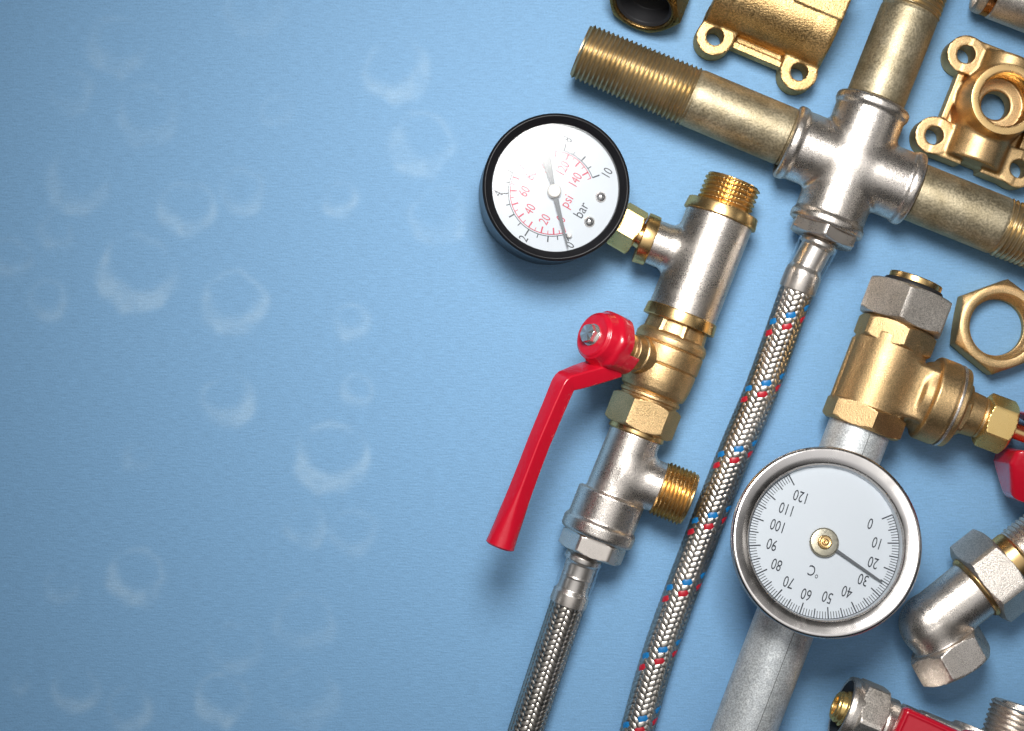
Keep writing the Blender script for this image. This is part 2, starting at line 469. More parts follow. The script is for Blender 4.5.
# ================================================================== TABLE
def table():
    xs = np.concatenate([[-9000, -4000, -2200, -1200], np.arange(-560, 561, 2.5), [1200, 2200, 4000, 9000]])
    ys = np.concatenate([[-9000, -4000, -2200, -1000], np.arange(-410, 411, 2.5), [1000, 2200, 4000, 9000]])
    X, Y = np.meshgrid(xs, ys, indexing='ij')
    n0, n1 = X.shape
    V = np.stack([X.ravel(), Y.ravel(), 0 * X.ravel()], 1)
    i, j = np.meshgrid(np.arange(n0 - 1), np.arange(n1 - 1), indexing='ij'); a = (i * n1 + j).ravel()
    F = np.stack([a, a + n1, a + n1 + 1, a + 1], 1)
    m, nt, out = mat_new('blue_paper')
    N, L = nt.nodes, nt.links
    b = N.new('ShaderNodeBsdfPrincipled'); L.new(b.outputs[0], out.inputs[0])
    b.inputs['Roughness'].default_value = .6; b.inputs['Specular IOR Level'].default_value = .4
    tc = N.new('ShaderNodeTexCoord')
    mp = N.new('ShaderNodeMapping'); mp.inputs['Scale'].default_value = (9.0, 60, 1)      # horizontal ribs of the cloth
    L.new(tc.outputs['Object'], mp.inputs['Vector'])
    n1_ = N.new('ShaderNodeTexNoise'); n1_.inputs['Scale'].default_value = 1.0; n1_.inputs['Detail'].default_value = 3
    L.new(mp.outputs[0], n1_.inputs['Vector'])
    mp2 = N.new('ShaderNodeMapping'); mp2.inputs['Scale'].default_value = (60, 60, 1)
    L.new(tc.outputs['Object'], mp2.inputs['Vector'])
    n2 = N.new('ShaderNodeTexNoise'); n2.inputs['Scale'].default_value = 1.0; n2.inputs['Detail'].default_value = 2
    L.new(mp2.outputs[0], n2.inputs['Vector'])
    ad = N.new('ShaderNodeMath'); ad.operation = 'ADD'; L.new(n1_.outputs['Fac'], ad.inputs[0]); L.new(n2.outputs['Fac'], ad.inputs[1])
    mr = N.new('ShaderNodeMapRange'); mr.inputs[1].default_value = .6; mr.inputs[2].default_value = 1.4
    mr.inputs[3].default_value = .84; mr.inputs[4].default_value = 1.15
    L.new(ad.outputs[0], mr.inputs[0])
    at = N.new('ShaderNodeAttribute'); at.attribute_name = 'water_mark'
    mx = N.new('ShaderNodeMix'); mx.data_type = 'RGBA'
    mx.inputs[6].default_value = (*BLUE, 1); mx.inputs[7].default_value = (*BLUE2, 1)
    L.new(at.outputs['Fac'], mx.inputs[0])
    mu = N.new('ShaderNodeMix'); mu.data_type = 'RGBA'; mu.blend_type = 'MULTIPLY'; mu.inputs[0].default_value = 1
    L.new(mx.outputs[2], mu.inputs[6]); L.new(mr.outputs[0], mu.inputs[7])
    L.new(mu.outputs[2], b.inputs['Base Color'])
    bp = N.new('ShaderNodeBump'); bp.inputs['Distance'].default_value = .004; bp.inputs['Strength'].default_value = .6
    L.new(ad.outputs[0], bp.inputs['Height']); L.new(bp.outputs[0], b.inputs['Normal'])
    o = mesh_obj('table_surface', V, F, m, None, smooth=False)
    o['kind'] = 'structure'; o['label'] = 'flat pale blue paper background with faint dried water rings'
    # faint dried rings
    rings = [(117, 46, 30, .5), (147, 116, 31, .5), (397, 71, 34, .8), (422, 144, 33, .8), (187, 210, 27, 1), (341, 200, 17, .9), (137, 274, 40, .9),
             (233, 303, 33, 1.1), (349, 321, 18, .8), (58, 232, 17, .6), (48, 301, 21, .7), (440, 215, 30, .6), (76, 182, 33, .5), (243, 192, 24, .5),
             (71, 93, 22, .5), (10, 258, 20, .5), (255, 10, 28, .4), (226, 401, 26, 1), (359, 391, 17, .7), (331, 457, 37, 1), (305, 525, 22, .6),
             (136, 578, 30, .9), (76, 690, 23, .8), (131, 710, 23, .8), (222, 700, 26, .9), (305, 622, 30, .4), (236, 648, 26, .4), (137, 458, 14, .5),
             (355, 533, 24, .4), (305, 697, 33, .4), (19, 685, 9, .7), (62, 586, 16, .35), (280, 112, 16, .3)]
    pn = np.zeros(X.shape)
    def vnoise(X, Y, sc, seed):
        r = np.random.RandomState(seed); G = r.rand(64, 64)
        x, y = X / sc + 500, Y / sc + 500; xi, yi = np.floor(x).astype(int), np.floor(y).astype(int); fx, fy = x - xi, y - yi
        fx, fy = fx * fx * (3 - 2 * fx), fy * fy * (3 - 2 * fy)
        g = lambda a, c: G[a % 64, c % 64]
        return (g(xi, yi) * (1 - fx) + g(xi + 1, yi) * fx) * (1 - fy) + (g(xi, yi + 1) * (1 - fx) + g(xi + 1, yi + 1) * fx) * fy
    nA, nB = vnoise(X, Y, 22, 1), vnoise(X, Y, 13, 2)
    for q, (px, py, r, st) in enumerate(rings):
        w = W(px, py); dx, dy = X - w[0], Y - w[1]
        dx2 = dx + (nA - .5) * 9; dy2 = dy + (nB - .5) * 7
        d = np.hypot(dx2, dy2)
        ring = np.exp(-((d - r * .93) / (2.2 + r * .04)) ** 2) * .55
        # crescent filled at the bottom
        dc = np.hypot(dx2 + (q % 3 - 1) * r * .18, dy2 - r * .42)
        cres = 1 / (1 + np.exp((d - r) / 1.6)) * 1 / (1 + np.exp(-(dc - r * .86) / 2.2))
        gap = np.clip((vnoise(X + q * 37, Y, 19, 8) - .25) * 3.0, 0, 1)
        v = np.maximum(ring * (.2 + .9 * nA) * gap, cres * (.6 + .6 * nB) * (.45 + .55 * gap))
        pn = np.maximum(pn, v * st)
    pn = pn * (.75 + .5 * vnoise(X, Y, 4, 5))
    a_ = o.data.attributes.new('water_mark', 'FLOAT', 'POINT')
    a_.data.foreach_set('value', np.clip(pn * 1.15, 0, 1).ravel().astype(np.float32))
    return o
BLUE = (.20, .405, .655); BLUE2 = (.30, .50, .72)
table()

# ================================================================== A: valve assembly
zA = 41.0
kA = (D - zA) / D
O_A = W(734, 181, zA)
dirA = np.array([-.362, -.932, 0.0])
A = Frame(O_A, dirA, k=kA, flip=True)          # p>0 = toward the left gauge side
if A.M[0, 1] > 0: A = Frame(O_A, dirA, k=kA)
tA = thing('valve_assembly', 'black pressure gauge, nickel tees, brass valve with long red lever and plain hose', 'valve assembly', W(664, 361, 0))

def grp_empty_part(name, parent):
    return parent
# --- upper tee
def f_tee1(P):
    d = sd_cyl(P, (36, 0, 0), (146, 0, 0), 34.5, 1.5)
    b = sd_cyl(P, (86, 0, 0), (86, 62, 0), 22.5, 1.0)
    return smin(d, b, 9)
t1 = cast('upper_tee', A, f_tee1, (30, -38, -38), (150, 66, 38), M['nickel'], tA, 1.2)
thread('male_thread', A, 0, 30, 28.5, 3.0, 5.0, M['brass'], t1, bore=20, knurl=44, fade=.3, nseg=176)
lathe('brass_collar', A, [(29, 20), (29, 36.5), (40.5, 38), (41, 34), (41, 30)], M['brass'], t1, b=1.0)
lathe('brass_collar', A, [(141, 30), (142, 36.5), (154, 37.5), (154, 27)], M['brass'], t1, b=1.0)
BR = A.sub((86, 0, 0), (0, 1, 0))
lathe('brass_collar', BR, [(54, 18), (54, 25.5), (66.5, 26), (66.5, 12)], M['brass'], t1, b=1.0)

# --- pressure gauge
gN = np.array([.082, .003, 1.0]); gN /= np.linalg.norm(gN)
gHub = W(556.6, 187.0, 84)
th_g = math.radians(60)
gx = np.array([math.cos(th_g), math.sin(th_g), 0]); gx -= gN * (gx @ gN); gx /= np.linalg.norm(gx); gy = np.cross(gN, gx)
def TG(V):                                   # dial coordinates (x right of the dial, y up, z out), origin at the bezel plane
    V = np.asarray(V, float); return gHub + V[:, :1] * gx + V[:, 1:2] * gy + V[:, 2:3] * gN
gOff = np.array([-3.4, -4.2, 0]); gO2 = np.array([[gOff @ gx, gOff @ gy, 0]])
def TD(V): return TG(np.asarray(V, float) + gO2)
GF = Frame(gHub, gN, up=gy)                  # s outward
k72 = (D - 84) / D
Rg = 74.3 * k72
pg = lathe('pressure_gauge', GF, rnd([(-80, .01), (-80, Rg - 4), (-76, Rg - 1.2), (-16, Rg - 1.6), (-14, Rg - .2), (-2, Rg), (0, Rg - 2.6),
          (-5.5, Rg - 9.6), (-13, Rg - 9.8), (-13, .01)], .9), M['black'], tA, nseg=128)
DZ = -11.0
lathe('dial_face', GF, [(DZ, Rg - 9.9), (DZ + .02, .01)], M['dial'], pg, nseg=96)
def ga(v):
    return math.radians(np.interp(v, range(11), [289, 265, 238, 210, 181.5, 153.5, 127, 100, 73.5, 47, 20.4]) - 60)
rg = Rg / 74.3
fb, fr_ = Flat(), Flat()
for i in range(0, 21):
    v = i / 2
    if i % 2 == 0: fb.quad(44 * rg, (51.5 if i % 4 == 0 else 50) * rg, ga(v), 1.3)
    else: fb.quad(44 * rg, 48 * rg, ga(v), .9)
fb.arc(43.6 * rg, 44.3 * rg, ga(10), ga(0))
psi = lambda p: ga(p / 14.5)
for i in range(0, 30):
    p = i * 5
    if p > 145: break
    big = p % 10 == 0
    fr_.quad((35.5 if big else 38.5) * rg, 42.4 * rg, psi(p), 1.4 if big else .7)
fr_.arc(41.7 * rg, 42.5 * rg, psi(145), psi(0))
for v, r in ((0, 55.5), (2, 54.5), (4, 54.5), (6, 55.5), (8, 56), (10, 60)):
    a = ga(v); rr = r * rg
    fb.text(str(v), rr * math.cos(a), rr * math.sin(a), 13.2, 0, .72)
for p in (0, 20, 40, 60, 80, 100, 120, 140):
    a = psi(p); rr = (28.0 if p < 100 else 27.5) * rg
    fr_.text(str(p), rr * math.cos(a), rr * math.sin(a), 13.4, 0, .70)
fb.text('bar', 0, -32.5, 14.5, 0, .8)
fr_.text('psi', 0, -18.0, 14, 0, .8)
fb.build('bar_scale', TD, DZ + .35, M['ink'], pg)
fr_.build('psi_scale', TD, DZ + .38, M['inkred'], pg)
for sx_, sy_ in ((20, -42.8), (-6.1, -45.2)):
    FS = Frame(TD(np.array([[sx_, sy_, DZ]]))[0], gN, up=gy)
    t = np.linspace(0, PI / 2, 8)
    lathe('dial_screw', FS, [(0, 5.2), (.8, 5.2)] + [(.8 + 3.2 * math.sin(a), 4.8 * math.cos(a) + .01) for a in t], M['chrome'], pg, nseg=32)
FS = Frame(TD(np.array([[-27.3, -34.8, DZ]]))[0], gN, up=gy)
lathe('stop_pin', FS, [(0, 2.4), (4, 2.4), (5, 1.5), (5, .01)], M['whitecap'], pg, nseg=24)
hOff = np.array([-1.6, -3.2, 0]); hO2 = np.array([[hOff @ gx, hOff @ gy, 0]])
TGs = TG
def TG(V): return TGs(np.asarray(V, float) + hO2)
na = math.radians(-76.5 - 60)
def shape2d(name, T, pts, z0, z1, mat, parent):
    n = len(pts); V = np.array([(x, y, z0) for x, y in pts] + [(x, y, z1) for x, y in pts])
    F = [list(range(n))[::-1], list(range(n, 2 * n))] + [[i, (i + 1) % n, n + (i + 1) % n, n + i] for i in range(n)]
    return mesh_obj(name, T(V), F, mat, parent, smooth=False)
def rot2(pts, a): c, s = math.cos(a), math.sin(a); return [(x * c - y * s, x * s + y * c) for x, y in pts]
shape2d('needle', TG, rot2([(-35, -4.4), (-33, -4.6), (-9, -2.3), (10, -2.3), (38, -1.3), (55, -.5), (57, 0), (55, .5), (38, 1.3), (10, 2.3), (-9, 2.3), (-33, 4.6), (-35, 4.4)], na),
        DZ + 4, DZ + 4.8, M['needle'], pg)
FH = Frame(TG(np.array([[0, 0, DZ + 1]]))[0], gN, up=gy)
lathe('needle_hub', FH, rnd([(0, 6.6), (5.5, 6.6), (7, 5.6), (7, .9), (6.4, .8), (6.4, .01)], .5), M['whitecap'], pg, nseg=40)
lathe('needle_pin', FH, [(6.5, .9), (7.2, .8), (7.2, .01)], M['brass'], pg, nseg=16)
lathe('gauge_glass', GF, [(-5.2, Rg - 9.7), (-5.0, .01)], M['glass'], pg, nseg=96)
# gauge stem: brass hex between gauge and tee
gs = (W(628, 228.5, 40) - W(557, 187.5, 38)); gs[2] = 0
FGH = Frame(W(628, 228.5, 40), gs, k=kA)
hexnut('stem_hex', FGH, -13, 11.5, 21.0, M['brass_bright'], pg, rot=math.radians(-8))
lathe('gauge_stem', FGH, [(-30, 13), (18, 13)], M['brass'], pg)

# --- ball valve
vb = lathe('ball_valve', A, rnd([(152, 20), (152, 30.5), (156, 31), (166, 32), (168, 34.6), (172, 36.6), (177.3, 36.6), (178.5, 34.6), (179.7, 36.2), (196.5, 36.2),
        (197.7, 34.2), (199, 35.8), (214, 35.2), (222, 34.0), (226.5, 32.4), (228, 29.5), (240, 29)], .7), M['brass_cast'], tA, nseg=96)
lathe('valve_neck', A, [(152, 33, 29.8), (157, 33, 29.8), (163, 33, 30.2), (168, 34, 31)], M['brass_cast'], vb, nseg=96, n=8, rot=.2, sharp=25)
hexnut('valve_hex', A, 236, 267, 31.6, M['brass_cast'], vb, rot=math.radians(4), ch=(1, 1))
lathe('valve_lip', A, [(262, 28), (271.5, 29), (272.5, 27.5), (272.5, 20)], M['brass'], vb, b=.6)
lathe('valve_rib', A, [(229, 29), (230, 31), (233, 31.2), (234, 29)], M['brass_cast'], vb, b=.6)

# stem + lever
PHI = math.radians(40)
nst = np.array([0, math.cos(PHI), math.sin(PHI)])      # local (s,p,h)
ST = A.sub((197, 0, 0), nst, up=(1, 0, 0))
f_up = ST.M
lathe('stem_boss', ST, rnd([(20, 22), (32, 19.5), (40, 19), (41, 17.5), (51, 17), (52, 12), (60, 12), (60, .01)], 1.0), M['brass_cast'], vb, nseg=64)
# cup-shaped hub of the lever (SDF in A-local coordinates rotated to the stem frame)
def img_on_plane(px, py):
    z = 90.0
    for _ in range(30):
        l = A.loc(W(px, py, z)[None])[0]
        zn = zA + kA * math.tan(PHI) * l[1]
        z = .5 * z + .5 * zn
    l = A.loc(W(px, py, z)[None])[0]
    return l
def tolocST(l):       # A local -> stem-frame local
    return ST.loc(A.w(np.array(l)[None]))[0]
pa = tolocST(img_on_plane(597, 371)); pb = tolocST(img_on_plane(564.5, 381.5)); pc = tolocST(img_on_plane(539, 442)); pd = tolocST(img_on_plane(520, 492)); pe = tolocST(img_on_plane(500, 545.5))
n_bolt = tolocST(img_on_plane(586.5, 337.0))[0]
n_cap = n_bolt - 6
def axes_info(): return ST
sgn = -1 if (ST.M[:, 2] @ A.M[:, 0]) < 0 else 1        # local h of ST ~ along +s of A
def f_lever(P):
    cap = sd_cyl(P, (n_cap - 10, 0, 0), (n_cap, 0, 0), 22.0, 1.6, r2=21.0)
    cone = sd_cyl(P, (n_cap - 20, 0, 0), (n_cap - 2.2, 0, 0), 29.0, 1.2, r2=23.0)
    skirt = sd_cyl(P, (n_cap - 31, 0, 0), (n_cap - 15, 0, 0), 29.5, 2.5)
    d = smin(smin(cap, cone, 1.5), skirt, 5)
    tab = np.maximum(sd_cyl(P, (n_cap - 45, 0, 0), (n_cap - 20, 0, 0), 29.0, 1.2), np.abs(P[..., 2] - 16) - 11)
    d = smin(d, tab, 1.0)
    r = np.hypot(P[..., 1], P[..., 2]); th = np.arctan2(P[..., 2], P[..., 1])
    fl = r * np.cos((th + .3) % (PI / 3.5) - PI / 7) - 28.4
    d = smax(d, fl, 2.5)
    hollow = sd_cyl(P, (n_cap - 60, 0, 0), (n_cap - 14, 0, 0), 19, 1)
    d = smax(d, -hollow, 1.5)
    return d
hb = cast('lever', ST, f_lever, (n_cap - 55, -34, -34), (n_cap + 6, 34, 34), M['red'], vb, 1.0) if False else None
lv = cast('red_lever', ST, f_lever, (n_cap - 50, -34, -34), (n_cap + 4, 34, 34), M['red'], tA, .9, sharp=30)
# arm: rounded-box sweep through the measured points
def sweep(name, fr, pts, secs, mat, parent, wdir, nse=32, sharp=50, pw=5.0):
    pts = np.array(pts, float); n = len(pts)
    T = np.gradient(pts, axis=0); T /= np.linalg.norm(T, axis=1, keepdims=True)
    th = np.arange(nse) * 2 * PI / nse
    V = []
    for i in range(n):
        wv = np.array(wdir, float); wv -= T[i] * (wv @ T[i]); wv /= np.linalg.norm(wv); nv = np.cross(T[i], wv)
        a, b_, e = secs[i]
        rc = min(e, a * .999, b_ * .999); per = nse // 4
        X, Y = [], []
        for q, (sx, sy) in enumerate(((1, 1), (-1, 1), (-1, -1), (1, -1))):
            aa = q * PI / 2 + np.linspace(0, PI / 2, per)
            X.append(sx * (a - rc) + rc * np.cos(aa)); Y.append(sy * (b_ - rc) + rc * np.sin(aa))
        X, Y = np.concatenate(X), np.concatenate(Y)
        V.append(pts[i] + X[:, None] * wv + Y[:, None] * nv)
    V = np.concatenate(V); i = np.arange(nse); j = (i + 1) % nse
    F = np.concatenate([np.stack([q * nse + i, q * nse + j, (q + 1) * nse + j, (q + 1) * nse + i], 1) for q in range(n - 1)]).tolist()
    F.append(list(range(nse))[::-1]); F.append([(n - 1) * nse + q for q in range(nse)])
    return mesh_obj(name, fr.w(V), F, mat, parent, sharp=sharp)
def lerp(a, b, t): return a + (b - a) * t
ctrl = [pa + (pa - pb) * .45, pa, lerp(pa, pb, .5), lerp(pa, pb, .95), lerp(pb, pc, .05), lerp(pb, pc, .4), pc, lerp(pc, pd, .5), pd, lerp(pd, pe, .35), lerp(pd, pe, .8), pe, pe + (pe - pd) * .03]
secs_a = [(15, 8, 2), (14, 8.4, 2), (12.5, 8.4, 1.8), (10.4, 8.0, 1.8), (9.8, 8, 1.8), (9.0, 8.2, 1.8), (8.6, 8.2, 1.8), (8.6, 8.4, 2.0), (9.2, 9.0, 3.0), (10.8, 10.8, 6.5), (13.4, 13.4, 12.8), (14.4, 14.4, 14.3), (12.6, 12.6, 12.5)]
cp = []; sp = []
Pc = np.array(ctrl); Ps = np.array(secs_a)
for i in range(len(Pc) - 1):
    for t in np.linspace(0, 1, 5, endpoint=False):
        cp.append(lerp(Pc[i], Pc[i + 1], t)); sp.append(lerp(Ps[i], Ps[i + 1], t))
cp.append(Pc[-1]); sp.append(Ps[-1])
cp = np.array(cp)
sm = cp.copy()
for _ in range(0): sm[1:-1] = (cp[:-2] + 2 * cp[1:-1] + cp[2:]) / 4; cp = sm.copy()
sweep('lever_grip', ST, cp, sp, M['red'], lv, (0, 1, 0) )
# bolt + washer
lathe('lever_washer', ST, rnd([(n_cap - 1, 11), (n_cap + 1.4, 11), (n_cap + 1.4, .01)], .4), M['bolt'], lv, nseg=40)
hexnut('lever_nut', ST, n_cap + 1.2, n_cap + 8.0, 8.4, M['bolt'], lv, rot=.35)
# stop tab on the stem boss
TB = ST
Vb = [(44, -3, 9), (60, -3, 9), (60, 3, 9), (44, 3, 9), (44, -3, 16), (60, -3, 16), (60, 3, 16), (44, 3, 16)]
Vb = [(x, y, z * -1) for x, y, z in Vb]
mesh_obj('stop_tab', ST.w(np.array(Vb, float)), [[0, 1, 2, 3], [4, 5, 6, 7], [0, 1, 5, 4], [1, 2, 6, 5], [2, 3, 7, 6], [3, 0, 4, 7]], M['brass_cast'], vb, smooth=False)

# --- lower tee
def f_tee2(P):
    d = sd_cyl(P, (272, 0, 0), (345, 0, 0), 26.5, 1.0, r2=28)
    b = sd_cyl(P, (312, 0, 0), (313, -43, 0), 25.5, 1.0)
    d = smin(d, b, 8)
    so = sd_cyl(P, (337, 0, 0), (382, 0, 0), 34.5, 2.5)
    d = smin(d, so, 2)
    bead = sd_cyl(P, (367, 0, 0), (382, 0, 0), 37.5, 4.0)
    return smin(d, bead, 3)
t2 = cast('lower_tee', A, f_tee2, (268, -48, -42), (386, 42, 42), M['nickel'], tA, 1.2)
B2 = A.sub((312.5, 0, 0), (0.01, -1, 0))
thread('male_thread', B2, 40, 74, 28.0, 2.3, 4.1, M['brass'], t2, fade=.5, hand=-1)
lathe('thread_root', B2, [(36, 24.5), (42, 24.5)], M['brass'], t2)
# --- plain hose
h1 = hexnut('hose_union_nut', A, 382, 401, 29.5, M['ferrule'], tA, rot=math.radians(2))
zs = 38
pth1 = Path([W(589, 545, zA), W(582, 562, 39), W(569, 600, 36), W(550, 657, 30), W(525.6, 731, 24), W(497, 820, 19), W(478, 880, 18), W(455, 950, 18)], 350)
def lat(path, px, py):      # arclength nearest to a pixel
    w = path.P; k = (D - w[:, 2]) / D
    X = w[:, 0] / k + CX; Y = -w[:, 1] / k + CY
    return path.l[np.argmin((X - px) ** 2 + (Y - py) ** 2)]
ls = lat(pth1, 583, 559); lf = lat(pth1, 571.5, 592); le = lat(pth1, 568, 603)
hose1 = tube_along('plain_braided_hose', pth1, [(q, 15) for q in np.linspace(le - 14, pth1.L, 60)], M['hosecore'], tA)
tube_along('hose_ferrule', pth1, rnd([(ls - 8, 12), (ls - 6, 16), (ls - 3, 18.2), (ls + 2, 18.2), (ls + 5, 15.5), (ls + 17, 15.2), (ls + 18.5, 15.8), (ls + 20, 15.2), (lf - 3, 15.4), (lf + 1, 18), (le + 1, 18.6), (le + 1, 16.5)], .9), M['ferrule'], hose1)
tube_along('clear_sleeve', pth1, [(ls - 1, 19.5), (ls + 4, 19.0), (lf - 2, 18.5), (lf + 1, 19)], M['sleeve'], hose1)
braid(pth1, 16.2, le - 2, pth1.L - 2, 68, 12, 5.2, hose1, {}, phase=.65, amp=.85)

# ================================================================== B: cross assembly
zB = 40.0; kB = (D - zB) / D
cBc = W(849.5, 165.5, zB)
uB = np.array([-.366, -.930, 0]); uB /= np.linalg.norm(uB)
B = Frame(cBc, uB, k=kB)
if B.M[0, 1] > 0: B = Frame(cBc, uB, k=kB, flip=True)      # s down-left (hose), p toward the left pipe
tB = thing('cross_assembly', 'nickel four-way cross with dull brass pipes and braided hose striped blue and red', 'pipe cross', W(849, 165, 0))
def f_cross(P):
    d = sd_cyl(P, (-64, 0, 0), (64, 0, 0), 35.4, 1.0)
    d = smin(d, sd_cyl(P, (0, -64, 0), (0, 64, 0), 35.4, 1.0), 6)
    for a, b in (((-68, 0, 0), (-57, 0, 0)), ((57, 0, 0), (68, 0, 0)), ((0, -68, 0), (0, -57, 0)), ((0, 57, 0), (0, 68, 0))):
        d = smin(d, sd_cyl(P, a, b, 37.8, 4.0), 3)
        d = smax(d, -sd_cyl(P, np.array(a) * 1.2 if abs(sum(a)) > abs(sum(b)) else np.array(b) * 1.2, np.array(a) * .92 if abs(sum(a)) > abs(sum(b)) else np.array(b) * .92, 31.0, .5), 1.2)
    return d
cr = cast('cross_fitting', B, f_cross, (-72, -72, -41), (72, 72, 41), M['nickel'], tB, 1.25)
def nipple(fr, L, thr, far_open=True, near=62):
    p = lathe('pipe_nipple', fr, rnd([(near - 4, 25), (near - 4, 29.2), (near + 5, 29.4), (near + 6.5, 28.0), (near + 8, 29.6), (L - thr, 29.6), (L - thr + 5, 28.0), (L - thr + 8, 26.5)], .6), M['pipe'], tB, nseg=96)
    F2 = Frame(fr.w(np.array([[L, 0, 0]]))[0], -fr.M[:, 0], fr.M[:, 2], fr.k)
    thread('pipe_thread', F2, 0, thr, 30.3, 2.6, 4.95, M['pipe_thread'], p, bore=20.5, taper=1.8, nseg=72, fade=.6)
    return p
BL = B.sub((-2, 0, 0), (-.022, 1, 0)); BRt = B.sub((0, 0, 0), (.008, -1, 0)); BT = B.sub((0, 0, 0), (-1, 0, 0))
nipple(BL, 293, 124); nipple(BRt, 300, 140); nipple(BT, 290, 128)
hexnut('hose_union_nut', B, 64, 80, 31.5, M['ferrule'], tB, rot=math.radians(25))
lathe('thread_washer', B, [(62, 20), (62, 33), (67.5, 33.5), (67.5, 20)], M['brass'], cr, b=.7)
pth2 = Path([W(823, 232, 40), W(818, 245, 40), W(800.6, 281, 38), W(763, 385, 26), W(737, 447, 21), W(711, 513, 18), W(663.6, 640, 17), W(637, 731, 17), W(613, 820, 17), W(597, 880, 17), W(580, 950, 17)], 500)
l0 = lat(pth2, 818, 245); l1_ = lat(pth2, 804, 272); l2 = lat(pth2, 795, 289)
hose2 = tube_along('striped_braided_hose', pth2, [(q, 14.4) for q in np.linspace(l2 - 14, pth2.L, 90)], M['hosecore'], tB)
tube_along('hose_ferrule', pth2, rnd([(l0 - 8, 12), (l0 - 5, 16), (l0 - 3, 18.2), (l0 + 1, 18.4), (l0 + 4, 15.5), (l1_ - 5, 15.2), (l1_ - 1, 17.5), (l1_ + 3, 18.2), (l2, 18.2), (l2, 16)], .9), M['ferrule'], hose2)
tube_along('clear_sleeve', pth2, [(l0 - 2, 19.8), (l0 + 3, 19.6), (l1_ - 4, 18.8), (l1_, 19)], M['sleeve'], hose2)
braid(pth2, 15.7, l2 - 2, pth2.L - 2, 70.5, 12, 5.2, hose2, {0: 'blue_wire', 10: 'red_wire'}, phase=1.42, amp=.8, zoff=-24.5)

# ================================================================== C: radiator valve on galvanised pipe
zC = 50.0; kC = (D - zC) / D
uC = np.array([-.357, -.934, 0])
CF = Frame(W(896, 333, zC), uC, k=kC)
if CF.M[0, 1] < 0: CF = Frame(W(896, 333, zC), uC, k=kC, flip=True)    # p toward the right
tC = thing('radiator_valve', 'brass angle valve with grey union nut, screwed onto a thick galvanised pipe', 'valve', W(880, 375, 0))
def f_rad(P):
    d = sd_cyl(P, (5, 0, 0), (90, 0, 0), 36.5, 1.5)
    rib = sd_box(P, (50, -33.5, -2), (32, 5, 5), 2)
    d = smin(d, rib, 3)
    # squarish block leading to the side port
    blk = sd_box(P, (49, 30, 2), (27.5, 24, 27), 4)
    d = smin(d, blk, 7)
    d = smin(d, sd_cyl(P, (49, 40, 0), (49, 54, 0), 33, 2, r2=40), 5)
    d = smin(d, sd_cyl(P, (49, 50, 0), (49, 73, 0), 43, 3), 2)
    d = np.minimum(d, sd_cyl(P, (49, 70, 0), (49, 83, 0), 41.5, 2.5))
    return d
rv = cast('valve_body', CF, f_rad, (0, -42, -47), (96, 88, 47), M['brass_cast'], tC, 1.3)
SP = CF.sub((49, 0, 0), (0, 1, 0))
lathe('port_seam', SP, [(73.5, 42), (74, 42.8), (76.3, 42.8), (76.8, 41)], M['nickel'], rv, b=.3)
hexnut('upper_hex', CF, -8, 15, 36.0, M['brass_cast'], rv, rot=math.radians(25))
hexnut('lower_hex', CF, 79, 102, 36.5, M['brass_cast'], rv, rot=math.radians(26))
un = hexnut('union_nut', CF, -46, -9, 41.0, M['nickel_rough'], tC, rot=math.radians(-16), rin=29)
lathe('rubber_ring', CF, rnd([(-44, 22), (-51.5, 24), (-51.5, 29), (-49, 30.5), (-43, 31)], .8), M['rubber'], un)
lathe('copper_lip', CF, rnd([(-44, 26), (-52, 27.0), (-57.5, 27), (-58, 25), (-57.5, 22.5), (-46, 22)], .8), M['brass'], un)
lathe('neck', CF, [(-14, 33), (-7, 33)], M['brass'], un)
hexnut('packing_hex', SP, 82, 92, 24.5, M['brass_cast'], rv, rot=.3)
lathe('packing_neck', SP, rnd([(90, 23), (92, 22.5), (106, 21.5), (107.5, 20), (109, 21), (112, 21)], .5), M['brass_cast'], rv)
gn = hexnut('gland_nut', SP, 110, 140, 24.5, M['brass_bright'], tC, rot=math.radians(-3), lim=.95)
lathe('valve_stem', SP, rnd([(138, 8), (165, 8), (166, 7), (185, 7)], .6), M['brass'], gn, nseg=32)
# red butterfly handle, hollow pressed wing on each side
def f_handle(P):                    # frame SP: s outward, p = along -/+ body axis, h up
    x, a, h_ = P[..., 0], P[..., 1], P[..., 2]
    q = np.stack([x, a, h_], -1)
    aa = np.abs(a); sg = 1.0 if (SP.M[:, 1] @ CF.M[:, 0]) > 0 else -1.0
    wid = np.clip(38 - (aa / 64) ** 2 * 22, 6, 40)
    d1 = np.maximum(np.maximum(np.abs(h_) - wid, aa - 64), -sg * a - 22)
    xl = 144 + np.maximum(0, aa - 34) * .6 + 34 / (1 + np.exp((aa - 15) / 1.6))
    outer = smax(smax(d1 * .9, (xl - x) * .85, 6), x - 196, 3)
    inner = smax((d1 + 5) * .9, (xl + 11 - x) * .85, 3)
    return smax(outer, -inner, 2)
cast('red_handle', SP, f_handle, (138, -70, -44), (200, 70, 44), M['red'], tC, 1.3)
gp = lathe('galvanised_pipe', CF, rnd([(98, 24), (98, 30.8), (101, 31.2), (500, 31.2), (500, 26)], .5), M['galv'], tC, nseg=96)
